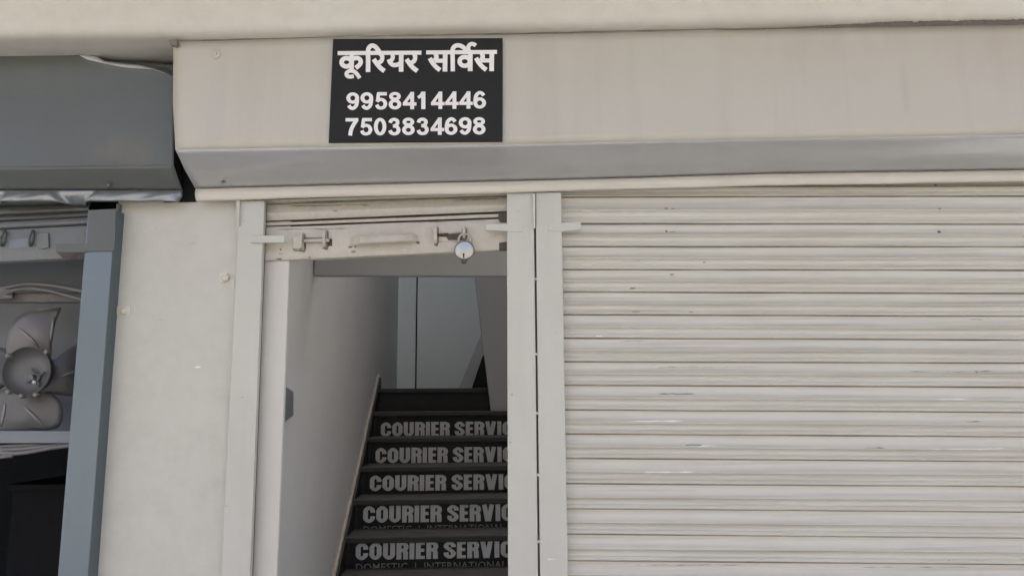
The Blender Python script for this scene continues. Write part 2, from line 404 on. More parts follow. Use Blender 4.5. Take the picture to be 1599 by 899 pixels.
pa = P(349, 281, 2.355); bolt(pa, (0, -.62, -.78), .0125, .0035, M['shackle'], M['steel'], box, .02)
# mortar along the box top; the gap's dark line is shadow put into colour
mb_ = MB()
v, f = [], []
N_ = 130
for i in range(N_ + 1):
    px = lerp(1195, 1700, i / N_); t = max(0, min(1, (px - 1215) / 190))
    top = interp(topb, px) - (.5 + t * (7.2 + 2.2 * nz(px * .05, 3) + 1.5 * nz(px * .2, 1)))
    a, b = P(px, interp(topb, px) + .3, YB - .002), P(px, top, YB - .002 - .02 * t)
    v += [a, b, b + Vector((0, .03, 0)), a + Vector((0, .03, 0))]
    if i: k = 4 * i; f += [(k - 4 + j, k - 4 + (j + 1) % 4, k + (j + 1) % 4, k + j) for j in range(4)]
mesh('mortar_shade_bead', v, f, M['mortar_shade'], box)
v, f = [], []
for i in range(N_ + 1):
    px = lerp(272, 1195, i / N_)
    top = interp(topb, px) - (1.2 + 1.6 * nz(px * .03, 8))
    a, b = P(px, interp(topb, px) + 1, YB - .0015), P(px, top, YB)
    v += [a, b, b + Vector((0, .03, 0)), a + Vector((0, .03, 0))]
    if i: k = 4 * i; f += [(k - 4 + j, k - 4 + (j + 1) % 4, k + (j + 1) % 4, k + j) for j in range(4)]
mesh('mortar_shade_bead', v, f, M['mortar_shade'], box)  # this thin dark strip stands in for the shadow line under the beam
plate('mortar_shade_bead', [(264, 63), (276, 62), (276, 70), (271.5, 71), (265, 69)], YB - .02, .03, M['mortar_shade'], box)
# hanger edges that come down beside the posts
plate('hanger_strip', [(369, 312), (374.5, 312), (373, 352), (370, 350)], 2.385, .02, M['post'], box)
plate('hanger_strip', [(832, 302), (835.6, 302), (836, 356), (833, 356)], 2.376, .02, M['flange'], box)

# ------------------------------------------------------------------ sign
YS = YB - .012
sgn = thing('number_sign', P(649, 222, YS), 'black sign with white Hindi words over two phone numbers on the beige shutter box', 'sign')
mesh_plate = plate('sign_plate', [(520, 61), (784.9, 59.6), (784.6, 220.7), (513, 222.4)], YS, .009, M['sign'], sgn, bevel=.0012)
class Strokes:
    def __init__(s, fn): s.mb = MB(); s.fn = fn; s.k = 0
    def add(s, pts, w, closed=False, wy=None, n=8):
        c = spline(pts, n, closed); wy = wy or w; L = len(c); s.k += 1; v = []
        for i, p in enumerate(c):
            a = c[(i - 1) % L] if closed else c[max(i - 1, 0)]; b = c[(i + 1) % L] if closed else c[min(i + 1, L - 1)]
            t = (b - a).normalized(); nx, ny = -t.y * w / 2, t.x * wy / 2
            v += [s.fn(p.x + nx, p.y + ny, s.k), s.fn(p.x - nx, p.y - ny, s.k)]
        f = [(2 * i, 2 * i + 1, 2 * i + 3, 2 * i + 2) for i in range(L - 1)]
        if closed: f.append((2 * L - 2, 2 * L - 1, 1, 0))
        s.mb.add(v, f)
    def ring(s, cx, cy, rx, ry, w, wy=None):
        s.add([(cx + rx * math.cos(k * math.pi / 6), cy + ry * math.sin(k * math.pi / 6)) for k in range(12)], w, True, wy, 4)
def px_fn(ox, oy, sc, Y): return lambda x, y, k: P(ox + x / sc, oy + y / sc, Y - .0006 - .00006 * k)
# the two Hindi words
h = Strokes(px_fn(515, 60, 11.03, YS))
h.add([(135, 258), (1578, 250)], 70)
h.add([(378, 262), (375, 560)], 78); h.ring(288, 415, 85, 71, 78); h.add([(392, 362), (455, 340), (512, 360), (533, 410), (510, 460), (446, 512)], 76)
h.add([(390, 562), (335, 565), (290, 600), (296, 645), (345, 664), (412, 654)], 66); h.add([(360, 552), (430, 580), (478, 632), (516, 688)], 68)
h.add([(658, 582), (660, 400), (659, 230), (675, 165), (725, 128), (785, 150), (842, 220), (885, 290)], 78)
h.add([(885, 270), (904, 330), (885, 395), (815, 432)], 74); h.add([(757, 360), (810, 440), (870, 510), (942, 566)], 78)
h.add([(1076, 285), (1086, 335), (1055, 390)], 70); h.add([(1016, 362), (1040, 420), (1090, 460), (1150, 460), (1215, 432)], 74); h.add([(1230, 270), (1228, 578)], 80)
h.add([(1455, 270), (1470, 335), (1448, 395), (1380, 432)], 74); h.add([(1322, 360), (1375, 440), (1435, 510), (1508, 565)], 78)
h.mb.build('hindi_word', M['white'], sgn)
h = Strokes(px_fn(655, 60, 11.237, YS))
def sa(dx, dy=0):
    h.add([(284 + dx, 275 + dy), (297 + dx, 335 + dy), (268 + dx, 395 + dy)], 80); h.add([(180 + dx, 350 + dy), (235 + dx, 440 + dy), (295 + dx, 508 + dy), (362 + dx, 560 + dy)], 78)
    h.add([(260 + dx, 396 + dy), (440 + dx, 394 + dy)], 72)
h.add([(118, 250), (1360, 242)], 70)
sa(0); h.add([(452, 265), (447, 585)], 82)
h.add([(585, 582), (583, 400), (580, 225), (600, 160), (655, 127), (725, 135), (795, 180), (862, 245)], 76)
h.ring(795, 407, 90, 77, 78); h.add([(892, 250), (890, 578)], 84)
h.add([(880, 255), (858, 190), (868, 130), (915, 100), (962, 112), (988, 132)], 70)
sa(812, -4); h.add([(1270, 262), (1265, 578)], 82)
h.mb.build('hindi_word', M['white'], sgn)
DIG = {
 '9': lambda q: (q.ring(105, 93, 73, 67, 64, 52), q.add([(178, 88), (177, 150), (160, 220), (112, 262), (68, 252), (38, 216)], 62, wy=54)),
 '6': lambda q: (q.ring(107, 197, 73, 67, 64, 52), q.add([(34, 202), (35, 140), (52, 70), (100, 28), (144, 38), (174, 74)], 62, wy=54)),
 '8': lambda q: (q.ring(104, 72, 66, 46, 60, 50), q.ring(104, 203, 72, 60, 64, 52)),
 '0': lambda q: q.ring(104, 145, 71, 119, 64, 52),
 '5': lambda q: (q.add([(48, 28), (203, 28)], 56), q.add([(68, 10), (46, 158)], 56), q.add([(40, 152), (95, 122), (150, 137), (178, 190), (155, 246), (105, 263), (60, 250), (36, 208)], 62, wy=52)),
 '4': lambda q: (q.add([(155, 2), (155, 288)], 64), q.add([(2, 201), (226, 201)], 54), q.add([(22, 196), (150, 24)], 50)),
 '1': lambda q: (q.add([(107, 0), (107, 288)], 68), q.add([(18, 98), (62, 70), (98, 14)], 52)),
 '3': lambda q: (q.add([(36, 84), (55, 44), (104, 28), (150, 48), (158, 86), (134, 124), (84, 136)], 62, wy=52), q.add([(84, 136), (145, 148), (176, 200), (152, 250), (104, 265), (56, 250), (34, 208)], 64, wy=52)),
 '7': lambda q: (q.add([(0, 28), (212, 28)], 56), q.add([(182, 34), (124, 125), (90, 205), (76, 288)], 64))}
for txt, x0, y0, x1, y1 in (('9958414446', 540.9, 144.6, 738.9, 142.4), ('7503834698', 539.5, 184.6, 738.4, 183.0)):
    ad = (x1 - x0) / 9; q = Strokes(None)
    for i, ch in enumerate(txt):
        ox = x0 + ad * i; oy = lerp(y0, y1, i / 9)
        q = Strokes(px_fn(ox, oy, 10.577, YS)); DIG[ch](q)
        q.mb.build('digit', M['white'], sgn)

# ------------------------------------------------------------------ door posts (shutter guides)
def post(name, pts, Y, t, label, m, grp='painted steel shutter guide posts'):
    c = P(*pts[2], Y); c.z = 0
    r = thing(name, c, label, 'post', grp)
    q = [P(*p, Y) for p in pts]
    for k in (2, 3):                          # carry the post down to the ground
        k2 = 1 if k == 2 else 0
        d = q[k] - q[k2]; q[k] = q[k2] + d * (q[k2].z / (q[k2].z - q[k].z))
    MB().prism(q, (0, t, 0)).build('guide_channel', m, r, bevel=.0025)
    return r
YG = 2.395
g1 = post('guide_post', [(373.8, 313), (413, 313), (390.5, 899), (345, 899)], YG, .022, 'pale grey steel guide post on the left side of the doorway', M['post'])
plate('stop_tab', [(391, 367.5), (444.5, 367.5), (444.5, 378.8), (391, 379)], YG - .008, .006, M['post'], g1, bevel=.0012)
plate('edge_gap_shade', [(411.5, 318), (416.3, 318), (394.3, 899), (389.5, 899)], YG + .024, .004, M['rust'], g1)  # dark strip: shade of the slit between post and nib, as colour
g2 = post('guide_post', [(791.3, 300), (833.3, 300), (840.3, 899), (793.3, 899)], YG - .005, .10, 'pale grey steel guide post on the right side of the doorway', M['post'])
plate('stop_tab', [(759, 350), (793, 349.5), (793, 348), (815, 348), (815.5, 362.5), (793, 362), (793, 360.8), (759, 359.2)], YG - .0075, .005, M['post'], g2, bevel=.001)
g3 = post('guide_post', [(836.2, 300), (876.4, 300), (887, 899), (843.2, 899)], YG - .005, .10, 'pale grey steel guide post along the left edge of the wide closed shutter', M['post'])
plate('stop_tab', [(856, 349), (876, 347.6), (907, 346), (907, 358), (876, 362), (856, 361)], YG - .0075, .005, M['post'], g3, bevel=.001)
for y in (436, 553, 645, 741, 845):            # weld beads bridging the slit
    x = interp([(300, 834.7), (899, 841.8)], y)
    MB().lathe(P(x, y, YG - .004), (0, -1, 0), [(.0045, -.004), (.0055, 0), (.003, .003), (0, .0035)], 10).build('weld_bead', M['post'], g2, smooth=True)

# ------------------------------------------------------------------ wide rolling shutter
YR = 2.44
ju = [(258, 255), (283.5, 281), (309, 307.2), (350.7, 351), (386, 386.3), (421.8, 422.8), (456.8, 458.5), (492, 494.3), (528.5, 531), (565, 567), (601.5, 604.6), (639.6, 643.5), (677, 681.5), (715, 720), (754, 759), (793, 798.7), (832.5, 839), (873.5, 880), (914, 922)]
PROF = [(0, -.0076), (.03, -.0080), (.10, -.0076), (.19, -.0074), (.27, -.0082), (.34, -.0102), (.40, -.0132), (.45, -.0168), (.485, -.0197), (.51, -.0211), (.527, -.0212), (.545, -.0195), (.565, -.0158), (.60, -.0134), (.67, -.0118), (.73, -.0110), (.755, -.0116), (.778, -.0140), (.795, -.0146), (.812, -.0130), (.832, -.0112), (.852, -.0122), (.878, -.0156), (.905, -.0180), (.93, -.0185), (.955, -.0172), (.98, -.0140), (1.0, -.0088)]
zz = [(P(890, a, YR).z, P(1599, b, YR).z) for a, b in ju]
xa, xb = P(868, 600, YR).x, P(1720, 600, YR).x
x890, x1599 = P(890, 600, YR).x, P(1599, 600, YR).x
while zz[-1][0] > .1: zz.append((zz[-1][0] - .0765, zz[-1][1] - .0765))
rs = thing('rolling_shutter', ((xa + xb) / 2, YR, 0), 'wide closed beige rolling shutter of ribbed slats right of the doorway', 'shutter', 'rolling shutters of the shop fronts')
NC = 40
for i in range(len(zz) - 1):
    v, f, mi = [], [], []
    for c in range(NC + 1):
        x = lerp(xa, xb, c / NC); t = (x - x890) / (x1599 - x890)
        z0, z1 = lerp(*zz[i], t), lerp(*zz[i + 1], t)
        wob = .0016 * nz(x * 2.3, i * 3.7) + .0008 * nz(x * 8, i * 5.1)
        for (pv, d) in PROF: v.append((x, YR + d + wob, lerp(z0, z1, pv) + .0012 * nz(x * 1.7, i * 2.1 + pv * .6)))
    n = len(PROF)
    for c in range(NC):
        for k in range(n - 1):
            f.append((c * n + k, c * n + k + 1, (c + 1) * n + k + 1, (c + 1) * n + k)); mi.append(1 if k in (0, 26) else 0)
    mesh('slat', v, f, [M['shutter'], M['grime']], rs, smooth=True, mids=mi)
MB().box((xa, YR + .004, .0), (xb, YR + .02, .1)).build('bottom_bar', M['bar'], rs)
MB().box((xa, YR + .012, .1), (xb, YR + .016, zz[0][0])).build('backing_sheet', M['rust'], rs)

# ------------------------------------------------------------------ doorway shutter, rolled up
ds = thing('rolling_shutter', P(603, 400, 2.43), 'narrow beige rolling shutter raised over the staircase doorway, bottom bar with latches showing', 'shutter', 'rolling shutters of the shop fronts')
YD = 2.44
def hang(name, ya, yb, prof, mats, gr=()):     # ya, yb: (left, right) pixel heights of its top and bottom edge
    v, f, mi = [], [], []; n = len(prof); xl, xr2 = 405, 797; C = 24
    for c in range(C + 1):
        px = lerp(xl, xr2, c / C)
        for (pv, d) in prof:
            p = P(px, lerp(lerp(*ya, c / C), lerp(*yb, c / C), pv), YD); p.y += d + .001 * nz(p.x * 5, pv * 2 + ya[0]); p.z += .0008 * nz(p.x * 9, ya[0]); v.append(p)
    for c in range(C):
        for k in range(n - 1): f.append((c * n + k, c * n + k + 1, (c + 1) * n + k + 1, (c + 1) * n + k)); mi.append(1 if k in gr else 0)
    return mesh(name, v, f, mats, ds, smooth=True, mids=mi)
SM = [M['bar'], M['rust']]
hang('slat', (284, 272), (318, 306), PROF, SM, (0, 15))
hang('slat', (318, 306), (348.5, 332.5), [(0, .006), (.03, -.002), (.15, -.006), (.42, -.010), (.55, -.0155), (.63, -.016), (.72, -.011), (.92, -.008), (.96, -.002), (1, .008)], SM, (0, 7, 8))
hang('slat', (348.5, 332.5), (355.5, 341.5), [(0, .006), (.08, -.004), (.3, -.011), (.55, -.012), (.78, -.008), (.86, 0), (1, .008)], SM, (0, 4, 5))
br = hang('bottom_bar', (355.5, 341.5), (409.5, 391.5), [(0, .012), (.02, -.010), (.05, -.012), (.5, -.0125), (.96, -.012), (.985, -.010), (1, .012)], SM, (0,))
YBar = YD - .012
# pull handle: flat strap on two bent feet
hl = [(546, 379, 0), (551, 377, -.012), (562, 374.5, -.034), (632, 371, -.034), (644, 371.5, -.018), (652, 374, -.002)]
v, f = [], []
for i, (x, y, d) in enumerate(hl):
    v += [P(x, y + q * 6.8, YBar + d + e) for q, e in ((-1, .002), (-.6, -.003), (0, -.0045), (.6, -.003), (1, .002), (1, .005), (-1, .005))]
    if i: k = 7 * i; f += [(k - 7 + j, k - 7 + (j + 1) % 7, k + (j + 1) % 7, k + j) for j in range(7)]
f += [tuple(range(7)), tuple(range(len(v) - 7, len(v)))]
mesh('pull_handle', v, f, M['bar'], ds)
def lug(x, y0, y1, wpx, depth, m, parent):
    plate('rust_patch', [(x - 4, y0 + 3), (x, y0 - 1), (x + 4, y0 + 2), (x + 4.5, y1 - 4), (x + 2, y1 + 2.5), (x - 3, y1 + 1.5)], YBar - .0009, .002, M['rustpaint'], parent)    # a thin plate standing out from the bar, rounded at its tip
    a = P(x, y0, YBar); b = P(x, y1, YBar); t = wpx * YBar / FOC; zc = (a.z + b.z) / 2; hz = (a.z - b.z) / 2
    prof = [(0, 1), (.6, .95), (.9, .6), (1, 0), (.9, -.6), (.6, -.95), (0, -1)]
    return MB().prism([(a.x - t / 2, YBar - u * depth, zc + q * hz) for u, q in prof], (t, 0, 0)).build('latch_lug', m, parent, bevel=.0006)
lt = MB().prism(pp([(457, 369), (473, 367), (473.5, 388), (465, 391), (457, 389)], YBar - .012), (0, .012, 0)).build('latch_block', M['bar'], ds, bevel=.002)
lug(473.5, 364, 392, 3, .026, M['bar'], ds); lug(509, 359.5, 388, 4, .028, M['bar'], ds)
MB().tube([P(474, 376, YBar - .012), P(514, 375, YBar - .012)], .0065, 10).build('sliding_bolt', M['bar'], ds, smooth=True)
plate('bolt_slot', [(475, 372.5), (506, 372), (506, 375), (475, 376)], YBar - .0012, .002, M['rust'], ds)
plate('bolt_slot', [(512, 373), (518.8, 372.6), (518.8, 384), (512, 384.4)], YBar - .0012, .002, M['rust'], ds)
lug(681, 354, 382, 5, .026, M['bar'], ds); lug(725.3, 355, 374, 4, .030, M['bar'], ds)
plate('bolt_slot', [(684, 366), (722, 363.5), (722, 375), (700, 375), (697, 370), (684, 369)], YBar - .0012, .002, M['rust'], ds)
MB().tube([P(683, 366.5, YBar - .01), P(700, 365.5, YBar - .01)], .004, 8).build('sliding_bolt', M['rust'], ds, smooth=True)
plate('end_clip_and_shade', [(778.5, 332.5), (792, 331), (792, 347), (781, 347), (778, 341)], YBar - .003, .004, M['rust'], ds)
plate('end_clip_and_shade', [(779.5, 379), (792, 377.5), (792, 391), (779.5, 391.3)], YBar - .003, .004, M['rust'], ds)
plate('end_clip_and_shade', [(413, 392), (424, 390), (432, 393), (431, 404), (420, 407), (413, 407)], YBar - .003, .004, M['bar'], ds, bevel=.0012)
MB().lathe(P(433, 396.5, YBar), (0, -1, 0), [(.016, 0), (.016, .0015), (.0, .002)], 20).build('rivet_patch', M['bar'], ds)
for (x0, x1, y, hgt) in ((457, 474, 391.5, 2), (545, 549, 386, 3), (651, 654.5, 379.5, 4), (553, 556, 386, 2), (436, 440, 389.5, 2), (679, 683, 383, 3), (430, 440, 404.6, 2), (480, 486, 402, 1.5)):
    plate('rust_chip', [(x0, y - hgt / 2), ((x0 + x1) / 2, y - hgt * .7), (x1, y - hgt * .2), (x1 - .6, y + hgt / 2), (lerp(x0, x1, .4), y + hgt * .3)], YBar - .0014, .0014, M['rust'], ds)

# padlock
pc = P(725.3, 391.5, YBar - .026); r_ = 16.2 * pc.y / FOC
pk = thing('padlock', pc - Vector((0, 0, r_)), 'round steel padlock with keyhole hanging from the raised doorway shutter', 'padlock')
MB().lathe(pc, (0, -1, 0), [(0, -.013), (r_ * .80, -.013), (r_ * .95, -.009), (r_, -.002), (r_, .004), (r_ * .96, .0085), (r_ * .88, .0115), (r_ * .80, .0122), (0, .0125)], 48).build('lock_body', M['steel'], pk, smooth=True)
sh = [P(x, y, pc.y) for x, y in ((716.5, 381), (716.3, 373), (718, 368.5), (721.5, 365.8), (725.5, 365), (729.5, 365.8), (733, 368.5), (734.8, 373), (734.6, 381))]
MB().tube([sh[0].lerp(sh[1], 0)] + sh[1:], .0042, 12).build('shackle', M['shackle'], pk, smooth=True)
kh = P(724, 397, pc.y - .0128)
MB().lathe(kh, (0, -1, 0), [(.0034, 0), (.0034, .0006), (0, .0006)], 14).prism([kh + Vector(q) for q in ((-.0015, -.0004, 0), (.0015, -.0004, 0), (.0022, -.0004, -.012), (-.0022, -.0004, -.012))], (0, .001, 0)).build('keyhole', M['black'], pk)
MB().lathe(P(724.5, 404, pc.y), (0, 0, -1), [(0, 0), (.008, 0), (.008, .0135), (.006, .015), (0, .015)], 16).build('key_barrel', M['rust'], pk)

# ------------------------------------------------------------------ wall tabs on the pillar
YW = 2.42
t1 = thing('wall_tab', P(350, 442, YW), 'small painted metal tab with a round bolt beside the doorway post', 'bracket', 'painted tabs on the pillar')
plate('tab_plate', [(343.5, 426.5), (355, 425.5), (356, 440.5), (344, 442)], YW - .004, .004, M['flange'], t1, bevel=.001)
MB().lathe(P(352, 434, YW - .004), (0, -1, 0), [(.0135, 0), (.012, .006), (.006, .009), (0, .0095)], 16).build('bolt', M['flange'], t1, smooth=True)
plate('tab_tail', [(356, 438), (366, 437), (366, 449), (362, 449), (361, 441.5), (356, 441)], YW - .002, .002, M['flange'], t1)
t2 = thing('wall_tab', P(192, 491, YW), 'small pale metal tab with a round bolt beside the dark blue grey post', 'bracket', 'painted tabs on the pillar')
plate('tab_plate', [(181, 478), (203, 477), (203.5, 490.5), (182, 491)], YW - .004, .004, M['flange'], t2, bevel=.001)
MB().lathe(P(193, 485.5, YW - .004), (0, -1, 0), [(.012, 0), (.0105, .005), (.005, .008), (0, .0085)], 16).build('bolt', M['flange'], t2, smooth=True)

# ------------------------------------------------------------------ staircase behind the doorway
D0, G, RISE = 5.70, .266, .1700
ZL = SP(680, 606, D0).z                        # height of the landing
RL, RR = -.697, .40
stc = thing('staircase', ST(0, D0 - 6 * G, 0), 'dark stone staircase with courier lettering on its risers behind the doorway', 'staircase')
def stbox(name, r0, r1, s0, s1, z0, z1, m, parent, **k):
    return MB().prism([ST(r0, s0, z0), ST(r1, s0, z0), ST(r1, s0, z1), ST(r0, s0, z1)], DV * (s1 - s0)).build(name, m, parent, **k)
LET = {'C': (.71, [([(.56, .60), (.55, .76), (.355, .905), (.16, .76), (.15, .5), (.16, .24), (.355, .095), (.55, .24), (.56, .40)], 0)]),
 'O': (.70, [([(.55, .5), (.545, .74), (.35, .905), (.155, .74), (.15, .5), (.155, .26), (.35, .095), (.545, .26)], 1)]),
 'U': (.70, [([(.15, 1), (.15, .55), (.16, .24), (.35, .095), (.54, .24), (.55, .55), (.55, 1)], 0)]),
 'R': (.67, [([(.15, 0), (.15, 1)], 0), ([(.15, .905), (.38, .905), (.53, .82), (.53, .62), (.38, .525), (.15, .52)], 0), ([(.36, .53), (.50, .45), (.525, .3), (.53, 0)], 0)]),
 'I': (.30, [([(.15, 0), (.15, 1)], 0)]),
 'E': (.53, [([(.15, 0), (.15, 1)], 0), ([(.2, .905), (.52, .905)], 0), ([(.2, .51), (.49, .51)], 0), ([(.2, .095), (.52, .095)], 0)]),
 'S': (.68, [([(.545, .66), (.53, .80), (.345, .91), (.16, .80), (.16, .66), (.33, .53), (.52, .37), (.535, .22), (.35, .09), (.165, .20), (.145, .36)], 0)]),
 'V': (.76, [([(.15, 1), (.35, 0)], 0), ([(.61, 1), (.41, 0)], 0)])}
def courier(parent, r0, s, z0, hgt, xs=.104):
    def fn(x, y, k): return ST(r0 + x * xs, s - .0004 - .00005 * k, z0 + y * hgt)
    q = Strokes(fn); x = 0
    for ch in 'COURIER SERVICES':
        if ch == ' ': x += .27; continue
        wd, st = LET[ch]
        for pts, cl in st:
            x0 = x; q.add([(x0 + a, b) for a, b in pts], .28, bool(cl), wy=.18, n=6)
        x += wd + .065
    tag(q.mb.build('lettering', M['print'], parent), kind='stuff')
def small_print(parent, r0, s, z0, size):
    c = bpy.data.curves.new('text', 'FONT'); c.body = 'DOMESTIC  |  INTERNATIONAL CARGO'; c.size = 1; c.space_character = 1.05; c.resolution_u = 2; c.offset = .008
    o = bpy.data.objects.new('text', c); COL.objects.link(o)
    bpy.context.view_layer.update()
    me = o.to_mesh()
    v = [ST(r0 + p.co.x * size * 1.06, s - .0005, z0 + p.co.y * size) for p in me.vertices]; f = [tuple(p.vertices) for p in me.polygons]
    o.to_mesh_clear(); bpy.data.objects.remove(o); bpy.data.curves.remove(c)
    tag(mesh('small_lettering', v, f, M['print2'], parent), kind='stuff')
NOSE = .034
for i in range(0, 10):
    s = D0 - i * G; z = ZL - i * RISE
    if z < .05: break
    back = D0 + 1.72 if i == 0 else s + G + .004
    rz0 = z - RISE if z - RISE > .02 else 0
    tr = stbox('tread', RL, RR, s - .022, back, z - NOSE, z, M['tread'], stc, bevel=.006)
    rs_ = stbox('riser', RL + .001, RR - .001, s, s + .03, rz0 - .002, z - NOSE - .002, M['stone'], stc)
    if i >= 1:
        stk = stbox('sticker', RL + .022, RR - .03, s - .002, s - .0002, rz0 + .003, z - NOSE - .006, M['sticker'], rs_)
        ROWS = {1: (658.8, 681.6), 2: (698.7, 722.8), 3: (741.7, 766.2), 4: (789, 815.4), 5: (846, 873)}
        if i in ROWS:
            zt_, zb_ = SP(600, ROWS[i][0], s).z, SP(600, ROWS[i][1], s).z
        else:
            zt_, zb_ = z - .048, z - .151
        courier(rs_, -.643, s - .0022, zb_, zt_ - zb_, {1: .1055, 2: .1043, 3: .1041, 4: .1004, 5: .0984}.get(i, .102))
        if i >= 4: small_print(rs_, -.643, s - .0022, (SP(600, {4: 830.5, 5: 889.5}[i], s).z if i < 6 else z - .20), .0545)
# stairwell walls
tag(MB().prism([ST(RL - .034, 2.53, 0), ST(RL - .034, 7.44, 0), ST(RL - .034, 7.44, 8), ST(RL - .034, 2.53, 8)], RV * -.06).build('stairwell_wall', M['inwall']),
    'shaded grey wall running up the left side of the staircase', 'wall', 'stairwell walls')
nx0, nx1 = P(398, 410, 2.44).x, P(451.8, 410, 2.44).x
tag(MB().box((nx0, 2.44, 0), (nx1, 2.462, ZS - .02)).build('doorway_nib', M['nib'], bevel=.004),
    'pale painted wall nib just inside the left edge of the doorway', 'wall')
skt = thing('stair_skirting', WP(597, 583, RL), 'sloping dark skirting with a dusty light ledge along the left stairwell wall', 'skirting')
def nl(r, ds, dz): return ST(r, D0 + ds, ZL + ds * RISE / G + dz)     # a point on the line through the step noses
la, lc = nl(RL - .033, .17, .006), nl(RL - .033, -8.6 * G, .006)
MB().prism([la, lc, lc - Vector((0, 0, .02)), la - Vector((0, 0, .02))], RV * .019).build('ledge', M['ledge'], skt, bevel=.002)
MB().prism([la - Vector((0, 0, .021)), lc - Vector((0, 0, .021)), lc - Vector((0, 0, .30)), la - Vector((0, 0, .30))], RV * .031).build('skirting_board', M['stone'], skt)
# beam across the stairwell and the pier at its right
bz = SP(600, 430, 3.42).z
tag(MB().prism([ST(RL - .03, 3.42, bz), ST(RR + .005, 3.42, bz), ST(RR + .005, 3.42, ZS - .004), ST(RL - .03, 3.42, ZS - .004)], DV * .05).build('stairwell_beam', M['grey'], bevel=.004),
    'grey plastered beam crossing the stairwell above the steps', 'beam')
s_p = D0 - G - .03 + .15
pe = [SP(741, 425, s_p), SP(752, 520, s_p), SP(762.5, 606, s_p), SP(766.5, 650, s_p)]
zt = ZL - G * 0 - RISE
pe[-1].z = zt + .001
tp = pe[0] + Vector((-.01, 0, 4.2 - pe[0].z)); 
rt = ST(RR, s_p, 0)
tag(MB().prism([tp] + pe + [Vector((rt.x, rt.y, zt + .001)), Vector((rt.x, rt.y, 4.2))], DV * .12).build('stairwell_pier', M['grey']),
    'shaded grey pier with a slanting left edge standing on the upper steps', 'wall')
tag(MB().prism([ST(RR + .01, 2.72, 0), ST(RR + .01, 7.44, 0), ST(RR + .01, 7.44, 8), ST(RR + .01, 2.72, 8)], RV * .1).build('stairwell_wall', M['inwall']),
    'wall on the right side of the staircase mostly hidden behind the post', 'wall', 'stairwell walls')
# landing back wall made of two panels with an open joint
sb = 7.45
bw = thing('landing_wall', ST(-.3, sb, ZL), 'pale green grey panelled wall at the top of the staircase', 'wall')
x622, x649, x652 = SP(621.5, 520, sb), SP(649, 520, sb), SP(651.2, 520, sb)
def bp(x0, x1, z0, z1, m, nm):
    MB().prism([Vector((x0.x, x0.y, z0)), Vector((x1.x, x1.y, z0)), Vector((x1.x, x1.y, z1)), Vector((x0.x, x0.y, z1))], DV * .03).build(nm, m, bw, bevel=.003)
bp(ST(-1.2, sb, 0), x649, ZL, 8, M['backwall'], 'panel'); bp(x652, ST(.6, sb, 0), ZL, 8, M['backwall'], 'panel')
bp(ST(-1.2, sb + .035, 0), ST(.6, sb + .035, 0), 0, 8, M['black'], 'backing')
MB().prism([SP(x, y, sb - .012) for x, y in ((752, 520), (775, 470), (790, 470), (790, 500), (753, 556), (735, 609), (715, 609))], DV * .01).build('raking_skirting', M['inwall'], bw)
MB().prism([SP(x, y, sb - .016) for x, y in ((753, 557), (790, 500), (790, 609), (735.5, 609))], DV * .015).build('dark_stringer', M['stone'], bw)
tag(MB().box((-1.6, 6.3, 8.01), (1.0, 7.8, 8.1)).build('stairwell_roof', M['inwall']), 'flat roof slab above the stairwell', 'roof')
sw = thing('switch_plate', WP(449, 659, RL), 'small dark grey plate on the left stairwell wall behind the nib', 'plate')
MB().prism([WP(x, y, RL - .033) for x, y in ((438, 601), (453.7, 611), (453.7, 648.6), (438, 660))], RV * .012).build('cover', M['sheet'], sw, bevel=.002)

# ------------------------------------------------------------------ dark shop front at the left
YL = 2.335
dbx = thing('shutter_box', P(100, 262, YL), 'dark grey shutter box at left with peeled top corner and crumpled lower lip', 'shutter box', 'shutter boxes over the shop fronts')
topd = [(-800, 90), (0, 86), (100, 85), (190, 89), (271, 95)]
crd = [(-800, 275), (0, 262), (271, 258.4)]
def curve_d(px): return interp([(-200, 60), (118, 80), (135, 89), (165, 97.5), (210, 103.5), (245, 108), (262, 114), (271, 120)], px)
def f_dfront(u, v):
    px = lerp(-800, 271.5, u); py = lerp(interp(topd, px), interp(crd, px), v)
    p = P(px, py, YL); t = curve_d(px) - py; k = max(0, min(1, (px - 116) / 50))
    if px > 116:
        amp = math.sin(math.pi * min(1, max(0, (px - 116) / 160))) ** .5
        if t > 0: p.y += .034 * k * min(1, t / 10) ** .8
        elif t > -7: p.y += -.006 * amp * (1 + t / 7)
    p.y += .0045 * nz(p.x * 2.4, p.z * 3.2, 6) * min(1, v * 4) + .006 * math.exp(-(((px - 190) / 60) ** 2 + ((py - 250) / 30) ** 2))
    return p
sheet('front_panel', 60, 240, f_dfront, M['dark'], dbx)
st_ = [(124.6, 85, 87.4), (137, 85, 93.6), (154, 90, 97.5), (164, 96, 99.8), (187, 99, 104.5), (203, 101, 106.7), (218, 102, 107.4), (237, 106.7, 108.9), (249, 110.4, 112), (269.5, 120, 121.4)]
v, f = [], []
for i in range(61):
    px = lerp(124.6, 269.5, i / 60); a = interp([(q[0], q[1]) for q in st_], px); b = interp([(q[0], q[2]) for q in st_], px); m_ = (a + b) / 2
    v += [P(px, a, YL - .002), P(px, m_, YL - .011), P(px, b, YL - .0065), P(px, b, YL + .01), P(px, a, YL + .01)]
    if i: k = 5 * i; f += [(k - 5 + j, k - 5 + (j + 1) % 5, k + (j + 1) % 5, k + j) for j in range(5)]
mesh('bent_edge', v, f, M['bent'], dbx, smooth=False)
def f_dslope(u, v):
    pa, pb = lerp(-800, 271.5, u), lerp(-800, 285, u)
    a, b = P(pa, interp(crd, pa), YL), P(pb, 297, 2.395)
    p = a.lerp(b, v); p.z += .006 * nz(p.x * 4, v * 1.5, 3) * math.sin(math.pi * v); return p
sheet('sloped_panel', 8, 150, f_dslope, M['dark'], dbx)
